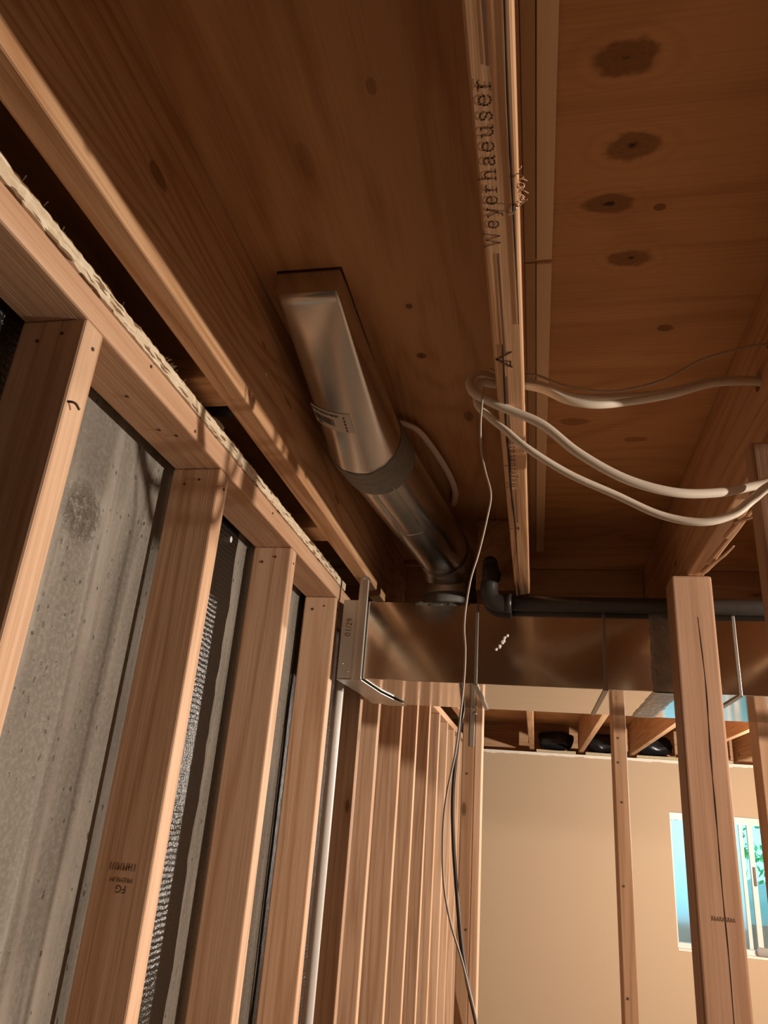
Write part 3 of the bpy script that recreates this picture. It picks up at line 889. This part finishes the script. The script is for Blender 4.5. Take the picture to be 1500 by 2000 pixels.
# hanger strap from the first joist round the duct end
st = empty('hanger_strap', (-0.452, 1.88, TZ0 - 0.01)); setp(st, 'folded galvanised hanger strap from joist to duct end', 'strap')
mk('strap_leg', B(-0.4665, -0.4435, TY0 - 0.0128, TY0 - 0.0108, TZ0 - 0.003, LZ - 0.002, 0.0005), galv_dull, st)
mk('folded_edge', B(-0.4434, -0.4412, TY0 - 0.019, TY0 - 0.0108, TZ0 - 0.003, LZ - 0.006, 0.0005), galv_lit, st)
mk('fixing_tab', B(-0.4665, -0.4412, TY0 - 0.030, TY0 + 0.004, LZ - 0.0022, LZ - 0.0006, 0.0003), galv_dull, st)
bm = bmesh.new()
ptsb = [(-0.507, TY0 - 0.012), (-0.4412, TY0 - 0.012), (-0.430, 2.09), (-0.395, 2.33), (-0.45, 2.335), (-0.472, 2.30), (-0.50, 2.05)]
top = [bm.verts.new((x, y, TZ0 - 0.0038)) for x, y in ptsb]; bot = [bm.verts.new((x, y, TZ0 - 0.0062)) for x, y in ptsb]
bm.faces.new(top); bm.faces.new(bot[::-1])
for i in range(len(ptsb)):
    j = (i + 1) % len(ptsb); bm.faces.new((top[i], bot[i], bot[j], top[j]))
mk('strap_return', bm, galv_dull, st)
bm = bmesh.new(); r = bmesh.ops.create_icosphere(bm, subdivisions=2, radius=0.004)
for v in r['verts']:
    v.co = Vector((v.co.x, v.co.y, v.co.z * .6)) + Vector((-0.456, TY0 - 0.018, LZ - 0.004))
mk('screw', bm, galv, st, smooth=True)

# ------------------------------------------------------------------ register boot and round branch duct
RX0, RX1, RZ0, RZ1, RY0, RY1 = -0.408, -0.305, 0.753, 0.800, 0.910, 1.285
CC = Vector((-0.338, 0.690)); CR = 0.0765
NS = 64


def boot_ring(t):
    out = []
    per = NS // 4
    corners = [(RX0, RZ0), (RX1, RZ0), (RX1, RZ1), (RX0, RZ1)]
    y = RY0 + (RY1 - RY0) * t
    s = t; sh = -0.1155 * t
    for k in range(4):
        (xa, za), (xb, zb) = corners[k], corners[(k + 1) % 4]
        for i in range(per):
            u = i / per
            a = math.radians(225 + 90 * k + 90 * u)
            cx, cz = CC.x + CR * math.cos(a), CC.y + CR * math.sin(a)
            out.append(Vector(((xa + (xb - xa) * u) * (1 - s) + cx * s, y + sh * (cx - CC.x), (za + (zb - za) * u) * (1 - s) + cz * s)))
    return out


bt = empty('duct_boot', (-0.35, 1.1, 0.61)); setp(bt, 'galvanised register boot rising into its hole in the subfloor', 'duct')
bm = bmesh.new(); NT = 18
R_ = [[bm.verts.new(p) for p in boot_ring(i / NT)] for i in range(NT + 1)]
for a, b in zip(R_, R_[1:]):
    for k in range(NS):
        bm.faces.new((a[k], a[(k + 1) % NS], b[(k + 1) % NS], b[k]))
bm.faces.new(R_[0][::-1])
bo = mk('boot_body', bm, galv_round, bt)
for p in bo.data.polygons:
    p.use_smooth = len(p.vertices) == 4
bo.data.update()
# paper sticker following the boot's underside


def boot_pt(u, t, off):
    """point on the bottom side: u across 0..1, t along"""
    per = NS // 4
    def P(uu, tt):
        a = math.radians(225 + 90 * uu)
        y = RY0 + (RY1 - RY0) * tt
        x = (RX0 + (RX1 - RX0) * uu) * (1 - tt) + (CC.x + CR * math.cos(a)) * tt
        z = RZ0 * (1 - tt) + (CC.y + CR * math.sin(a)) * tt
        return Vector((x, y - 0.1155 * tt * CR * math.cos(a), z))
    p = P(u, t); du = P(u + .01, t) - p; dt = P(u, t + .01) - p
    n = du.cross(dt).normalized()
    if n.z > 0: n = -n
    return p + n * off


def on_boot(bm, ua, ub, ta, tb, off, nu=8, ntt=3, skew=0.0):
    g = [[bm.verts.new(boot_pt(ua + (ub - ua) * i / nu, ta + (tb - ta) * j / ntt + skew * (ua + (ub - ua) * i / nu), off)) for j in range(ntt + 1)] for i in range(nu + 1)]
    for i in range(nu):
        for j in range(ntt):
            bm.faces.new((g[i][j], g[i + 1][j], g[i + 1][j + 1], g[i][j + 1]))


SK = 0.05
bm = bmesh.new(); on_boot(bm, -0.10, 0.60, 0.60, 0.715, 0.0008, 12, 3, SK); stk = mk('sticker', bm, paper, bo)
stk['label'] = 'white paper sticker with a barcode'
bm = bmesh.new(); random.seed(9)
u = -0.07
while u < 0.30:
    w = random.choice((0.006, 0.010, 0.014)); on_boot(bm, u, u + w, 0.645, 0.685, 0.0013, 1, 1, SK); u += w + random.choice((0.006, 0.010))
u = -0.08
while u < 0.40:
    w = random.uniform(0.010, 0.022); on_boot(bm, u, u + w, 0.612, 0.627, 0.0013, 1, 1, SK); u += w + random.uniform(.006, .014)
t_ = 0.62
while t_ < 0.70:
    on_boot(bm, 0.475, 0.50, t_, t_ + 0.012, 0.0013, 1, 1, SK); t_ += 0.019
on_boot(bm, -0.02, 0.06, 0.692, 0.701, 0.0013, 1, 1, SK)
mk('barcode_print', bm, inkb, stk)

DA, DB = Vector((-0.338, 1.2865, 0.690)), Vector((-0.2480, 2.06, 0.694))
dd = (DB - DA).normalized()
rd = empty('round_duct', (-0.29, 1.7, 0.60)); setp(rd, 'round galvanised branch duct running from boot to trunk duct', 'duct')
pth = [DA + (DB - DA) * i / 20 for i in range(21)]
pth = pth[:-2]
elbow = []
c0 = pth[-1]; C_END = Vector((-0.245, 2.100, TZ1))
mk('duct_pipe', T(pth, 0.0760, seg=56), galv_round, rd, smooth=True)
el = catmull([c0 - dd * 0.004, c0 + dd * 0.045 + Vector((0, 0, -0.006)), C_END + Vector((0, -.006, 0.135)), C_END + Vector((0, 0.0, 0.085)), C_END + Vector((0, 0, 0.05))], 5)
mk('elbow', T(el, 0.0772, seg=48, up=Vector((1, 0, 0))), galv_dull, rd, smooth=True)
mk('start_collar', T([C_END + Vector((0, 0, 0.001)), C_END + Vector((0, 0, 0.03)), C_END + Vector((0, 0, 0.072))], 0.0785, seg=48, up=Vector((1, 0, 0))), mastic, rd, smooth=True)
# lengthwise lap seam with its button lock
sm = []
w_ = dd.cross(Vector((0, 0, 1))).normalized(); u_ = w_.cross(dd)
for ang, nm in ((-62, 'lap_seam'), (-95, 'lap_seam')):
    a = math.radians(ang); dv = w_ * math.cos(a) + u_ * math.sin(a)
    bm = T([p + dv * 0.0763 for p in pth[2:9]], 0.0010, seg=6)
    mk(nm, bm, galv_round, rd, smooth=True)
a0 = [DA + dd * 0.36 + (w_ * math.cos(math.radians(k)) + u_ * math.sin(math.radians(k))) * 0.0763 for k in range(-95, -61, 4)]
mk('lap_seam', T(a0, 0.0010, seg=6), galv_round, rd, smooth=True)
# mastic collar over the joint
bm = bmesh.new(); rings = []
for i in range(17):
    t = i / 16; c = DA + dd * (0.003 + 0.105 * t); ring = []
    for k in range(64):
        a = 2 * math.pi * k / 64
        e = 0.007 * abs(noise.noise(Vector((math.cos(a) * 2, math.sin(a) * 2, 7 + i // 8)))) if i in (0, 16) else 0
        rr = 0.0785 + (0.0012 * noise.noise(Vector((math.cos(a) * 3, math.sin(a) * 3, t * 7))) + 0.0016 * math.sin(t * 26)) * (0 if i in (0, 16) else 1)
        if i in (0, 16): rr = 0.0772
        ring.append(bm.verts.new(c + dd * e + (w_ * math.cos(a) + u_ * math.sin(a)) * rr))
    rings.append(ring)
for a, b in zip(rings, rings[1:]):
    for k in range(64):
        bm.faces.new((a[k], a[(k + 1) % 64], b[(k + 1) % 64], b[k]))
mk('sealed_joint', bm, mastic, rd, smooth=True)['label'] = 'grey mastic-sealed joint between boot and pipe'

# ------------------------------------------------------------------ black waste pipe along the trunk
wp = empty('waste_pipe', (0.5, 1.8615, 0.49)); setp(wp, 'black plastic waste pipe with elbow running along the trunk duct', 'pipe')
PY = 1.8615
mk('pipe_run', T([(-0.078, PY, 0.5115), (0.6, PY, 0.5145), (1.6, PY, 0.519), (3.1, PY, 0.526)], 0.0188, seg=24), black_pipe_m, wp, smooth=True)
mk('elbow', T(catmull([(-0.062, PY, 0.5115), (-0.088, PY, 0.5115), (-0.108, PY, 0.519), (-0.117, PY, 0.540), (-0.117, PY, 0.565)], 6), 0.0225, seg=24), black_pipe_m, wp, smooth=True)
mk('hub', T([(-0.074, PY, 0.5115), (-0.060, PY, 0.5115)], 0.0245, seg=24), black_pipe_m, wp, smooth=True)
mk('upper_elbow', T(catmull([(-0.117, PY, 0.556), (-0.117, PY, 0.590), (-0.117, PY + 0.012, 0.614), (-0.117, PY + 0.036, 0.626), (-0.117, 2.12, 0.626)], 6), 0.0195, seg=24, up=Vector((1, 0, 0))), black_pipe_m, wp, smooth=True)

# ------------------------------------------------------------------ cables


def cable(name, pts, ra, rb, mat, label, cat, group=None, twist=0.0, up=Vector((0, 0, 1)), seg=12, n=8):
    P = catmull(pts, n)
    o = mk(name, T(P, ra, rb, seg=seg, twist=twist, up=up), mat, smooth=True); setp(o, label, cat, group); return o


GC = 'white cables draped under the joists'
HA = HOLE_A
cable('electric_cable', [(0.36, 1.104, 0.680), (0.325, 1.095, 0.678), (0.27, 1.075, 0.664), (0.20, 1.05, 0.632), (0.122, 1.03, 0.614), (0.055, 1.01, 0.606), (0.010, 0.995, 0.618), (-0.034, HA[0] + .003, HA[1] + .0045), (-0.062, 0.984, 0.628),
                         (-0.083, 0.972, 0.628), (-0.096, 0.962, 0.612), (-0.090, 0.952, 0.585), (-0.066, 0.948, 0.566), (-0.034, 0.955, 0.552), (0.011, 0.965, 0.533), (0.061, 0.98, 0.494), (0.125, 1.0, 0.462), (0.192, 1.02, 0.449), (0.252, 1.04, 0.456), (0.300, 1.055, 0.471), (0.345, 1.062, 0.488), (0.42, 1.068, 0.53), (0.52, 1.07, 0.60)],
      0.0070, 0.0054, sheath, 'upper white cable looping through the printed joist and drooping to the post', 'cable', GC, twist=0.6)
cable('electric_cable', [(0.36, 1.093, 0.668), (0.325, 1.083, 0.666), (0.27, 1.061, 0.651), (0.205, 1.034, 0.618), (0.146, 1.02, 0.600), (0.091, 1.0, 0.584), (0.047, 0.99, 0.588), (0.010, 0.985, 0.606), (-0.034, HA[0] - .006, HA[1] - .0095), (-0.062, 0.974, 0.611),
                         (-0.078, 0.967, 0.610), (-0.085, 0.970, 0.596), (-0.084, 0.969, 0.572), (-0.066, 0.966, 0.549), (-0.045, 0.966, 0.529), (-0.011, 0.97, 0.498), (0.047, 0.99, 0.466), (0.111, 1.01, 0.442), (0.174, 1.025, 0.416), (0.230, 1.035, 0.409), (0.275, 1.045, 0.424), (0.305, 1.048, 0.449), (0.333, 1.041, 0.470), (0.42, 1.036, 0.515), (0.52, 1.035, 0.585)],
      0.0072, 0.0055, sheath, 'lower white cable, the lowest loop drooping under the joists', 'cable', GC, twist=-0.9)
cable('thin_cable', [(0.37, 1.033, 0.700), (0.349, 1.033, 0.700), (0.315, 1.03, 0.694), (0.248, 1.02, 0.668), (0.187, 1.01, 0.628), (0.112, 1.0, 0.606), (0.046, 1.008, 0.624), (0.008, 1.004, 0.640), (-0.0155, 0.9915, 0.6375), (-0.034, HA[0] + .003, HA[1] + .0155), (-0.056, 0.994, 0.645), (-0.068, 0.994, 0.650)],
      0.0022, None, sheath_d, 'thin brown cable running above the white ones to the dark joist', 'cable', GC, seg=8)
cable('thin_cable', [(-0.0745, 0.938, 0.5690), (-0.0755, 0.940, 0.552), (-0.0775, 0.952, 0.530), (-0.077, 0.97, 0.496), (-0.071, 0.98, 0.467), (-0.063, 0.99, 0.435), (-0.068, 1.0, 0.403), (-0.079, 1.0, 0.348), (-0.089, 1.0, 0.31), (-0.095, 1.0, 0.265), (-0.096, 1.0, 0.236), (-0.0935, 1.0, 0.208),
                     (-0.094, 1.0, 0.167), (-0.097, 1.0, 0.126), (-0.102, 1.0, 0.075), (-0.111, 1.0, 0.024), (-0.114, 1.0, -0.018), (-0.111, 1.0, -0.075), (-0.101, 1.0, -0.118), (-0.087, 1.0, -0.154), (-0.077, 1.0, -0.184), (-0.064, 1.0, -0.23), (-0.05, 1.0, -0.32)],
      0.0015, None, wire_m, 'thin pale wire dangling from the white cables past the duct', 'wire', seg=8)
cable('black_cable', [(-0.219, 2.358, 0.50), (-0.220, 2.360, 0.40), (-0.2215, 2.362, 0.312), (-0.2315, 2.365, 0.238), (-0.2405, 2.365, 0.147), (-0.2445, 2.365, 0.044), (-0.2385, 2.365, -0.068), (-0.2237, 2.365, -0.201), (-0.205, 2.365, -0.340), (-0.182, 2.365, -0.436), (-0.150, 2.365, -0.55), (-0.12, 2.365, -0.70)],
      0.0056, None, cord_m, 'black cable hanging behind the duct before the far studs', 'cable', seg=10)
cable('electric_cable', [(-0.300, 1.375, 0.7785), (-0.276, 1.390, 0.7785), (-0.249, 1.424, 0.776), (-0.223, 1.538, 0.775), (-0.206, 1.66, 0.775), (-0.204, 1.76, 0.778), (-0.22, 1.86, 0.785)],
      0.0085, 0.0045, sheath, 'short white cable arching up behind the round duct', 'cable')
cable('thin_cable', [(-0.262, 1.40, 0.785), (-0.235, 1.50, 0.785), (-0.212, 1.66, 0.787), (-0.206, 1.80, 0.79)], 0.0012, None, sheath_d, 'thin wire beside the short cable behind the round duct', 'wire', seg=6)

# ------------------------------------------------------------------ window in the far wall
wn = empty('window_1', ((WX0 + WX1) / 2, 6.68, WZ0)); setp(wn, kind='structure', label='sliding aluminium window with a frosted sash and a clear sash')
fy0, fy1 = 6.655, 6.70
for nm, a in (('frame', (WX0, WX1, WZ1 - 0.055, WZ1)), ('frame', (WX0, WX1, WZ0 + .004, WZ0 + 0.05)), ('frame', (WX0, WX0 + 0.018, WZ0 + 0.05, WZ1 - 0.055)), ('frame', (WX1 - 0.03, WX1, WZ0 + 0.05, WZ1 - 0.055))):
    mk(nm, B(a[0] + .001, a[1] - .001, fy0, fy1, a[2] + .0005, a[3] - .0005, 0.002), frame_m, wn)
mk('mullion', B(1.545, 1.572, fy0 + 0.012, fy1 - 0.005, WZ0 + 0.051, WZ1 - 0.056, 0.002), frame_m, wn)
sash = mk('sash_stile', B(1.60, 1.638, fy0 - 0.012, fy1 - 0.022, WZ0 + 0.051, WZ1 - 0.056, 0.002), frame_m, wn)
mk('latch', B(1.612, 1.630, fy0 - 0.026, fy0 - 0.0125, -0.33, -0.20, 0.003), latch_m, sash)
mk('sill', B(WX0 + 0.002, WX1 - 0.002, 6.602, 6.654, WZ0 + 0.0005, WZ0 + 0.016, 0.002), torn, wn)
mk('pane', B(WX0 + 0.019, 1.5445, 6.684, 6.688, WZ0 + 0.052, WZ1 - 0.057), glass_mat('frosted_glass', 0.42, (0.75, 0.9, 1.0)), wn)['label'] = 'frosted window pane'
mk('pane', B(1.573, WX1 - 0.031, 6.672, 6.676, WZ0 + 0.052, WZ1 - 0.057), glass_mat('clear_glass', 0.0), wn)['label'] = 'clear window pane with foliage outside'
bm = T(catmull([(1.585, 6.625, WZ0 + 0.047), (1.60, 6.622, WZ0 + 0.047), (1.70, 6.622, WZ0 + 0.047), (1.85, 6.622, WZ0 + 0.047), (1.94, 6.622, WZ0 + 0.047)], 6), 0.018, 0.030, seg=18, radii=[0.45, 0.62, 0.75, 0.85, 0.93] + [1.0] * 20)
o = mk('foam_roll', bm, roll_m, smooth=True); setp(o, 'grey rounded foam roll lying on the window sill', 'foam')

# outside: gravel bank and leaves against the sky
o = mk('ground_outside', B(-1, 5, 6.95, 14, -1.2, -0.62), well_m); setp(o, kind='structure')
random.seed(33)
bm = bmesh.new()
for i in range(2600):
    p = Vector((random.uniform(0.6, 4.2), random.uniform(8.3, 9.6), random.triangular(-0.6, 1.4, -0.2)))
    if noise.noise(p * 2.2) < -0.05: continue
    n_ = Vector((random.uniform(-1, 1), random.uniform(-1, 0.2), random.uniform(-1, 1))).normalized()
    a = n_.orthogonal().normalized(); b_ = n_.cross(a); s_ = random.uniform(0.025, 0.06)
    bm.faces.new([bm.verts.new(p + q) for q in (a * s_, b_ * s_ * .45, -a * s_, -b_ * s_ * .45)])
o = mk('foliage', bm, leaf_m); setp(o, 'green leaves outside the clear window pane', 'foliage', kind='stuff')

# ------------------------------------------------------------------ insulation stuffed in the far joist bays
G5 = 'bagged insulation in the far joist bays'
for i, (xa, xb, lab) in enumerate(((-0.005, 0.335, 'black bagged insulation in the joist bay above the tan wall, near the corner stud'), (0.395, 0.742, 'black bagged insulation above the tan wall, behind the slim partition stud'),
                                   (0.80, 1.148, 'black bagged insulation in the joist bay left of the post'), (1.205, 1.555, 'black bagged insulation above the window, right of the post'))):
    bm = bmesh.new(); bmesh.ops.create_icosphere(bm, subdivisions=4, radius=1)
    cx = (xa + xb) / 2
    for v in bm.verts:
        q = v.co.copy(); q = Vector([math.copysign(abs(c) ** 0.6, c) for c in q])
        v.co = Vector((cx + q.x * (xb - xa) * 0.41, 6.785 + q.y * 0.075, 0.655 + q.z * 0.078))
    jitter(bm, 0.018, 9, i * 3.1); jitter(bm, 0.008, 28, i)
    e = empty('insulation_bag', (cx, 6.76, 0.56)); setp(e, lab, 'insulation', G5)
    mk('bag', bm, bag_m, e, smooth=True)
    bm = bmesh.new(); slab_grid(bm, xa + 0.01, xb - 0.01, 6.62, 6.75, 0.5345, 0.562, 3)
    bmesh.ops.subdivide_edges(bm, edges=bm.edges[:], cuts=3, use_grid_fill=True); jitter(bm, 0.006, 35, i, (0, 1, 0.4))
    for v in bm.verts: v.co.z = max(v.co.z, 0.5345)
    mk('fibre_edge', bm, glassfibre, e)
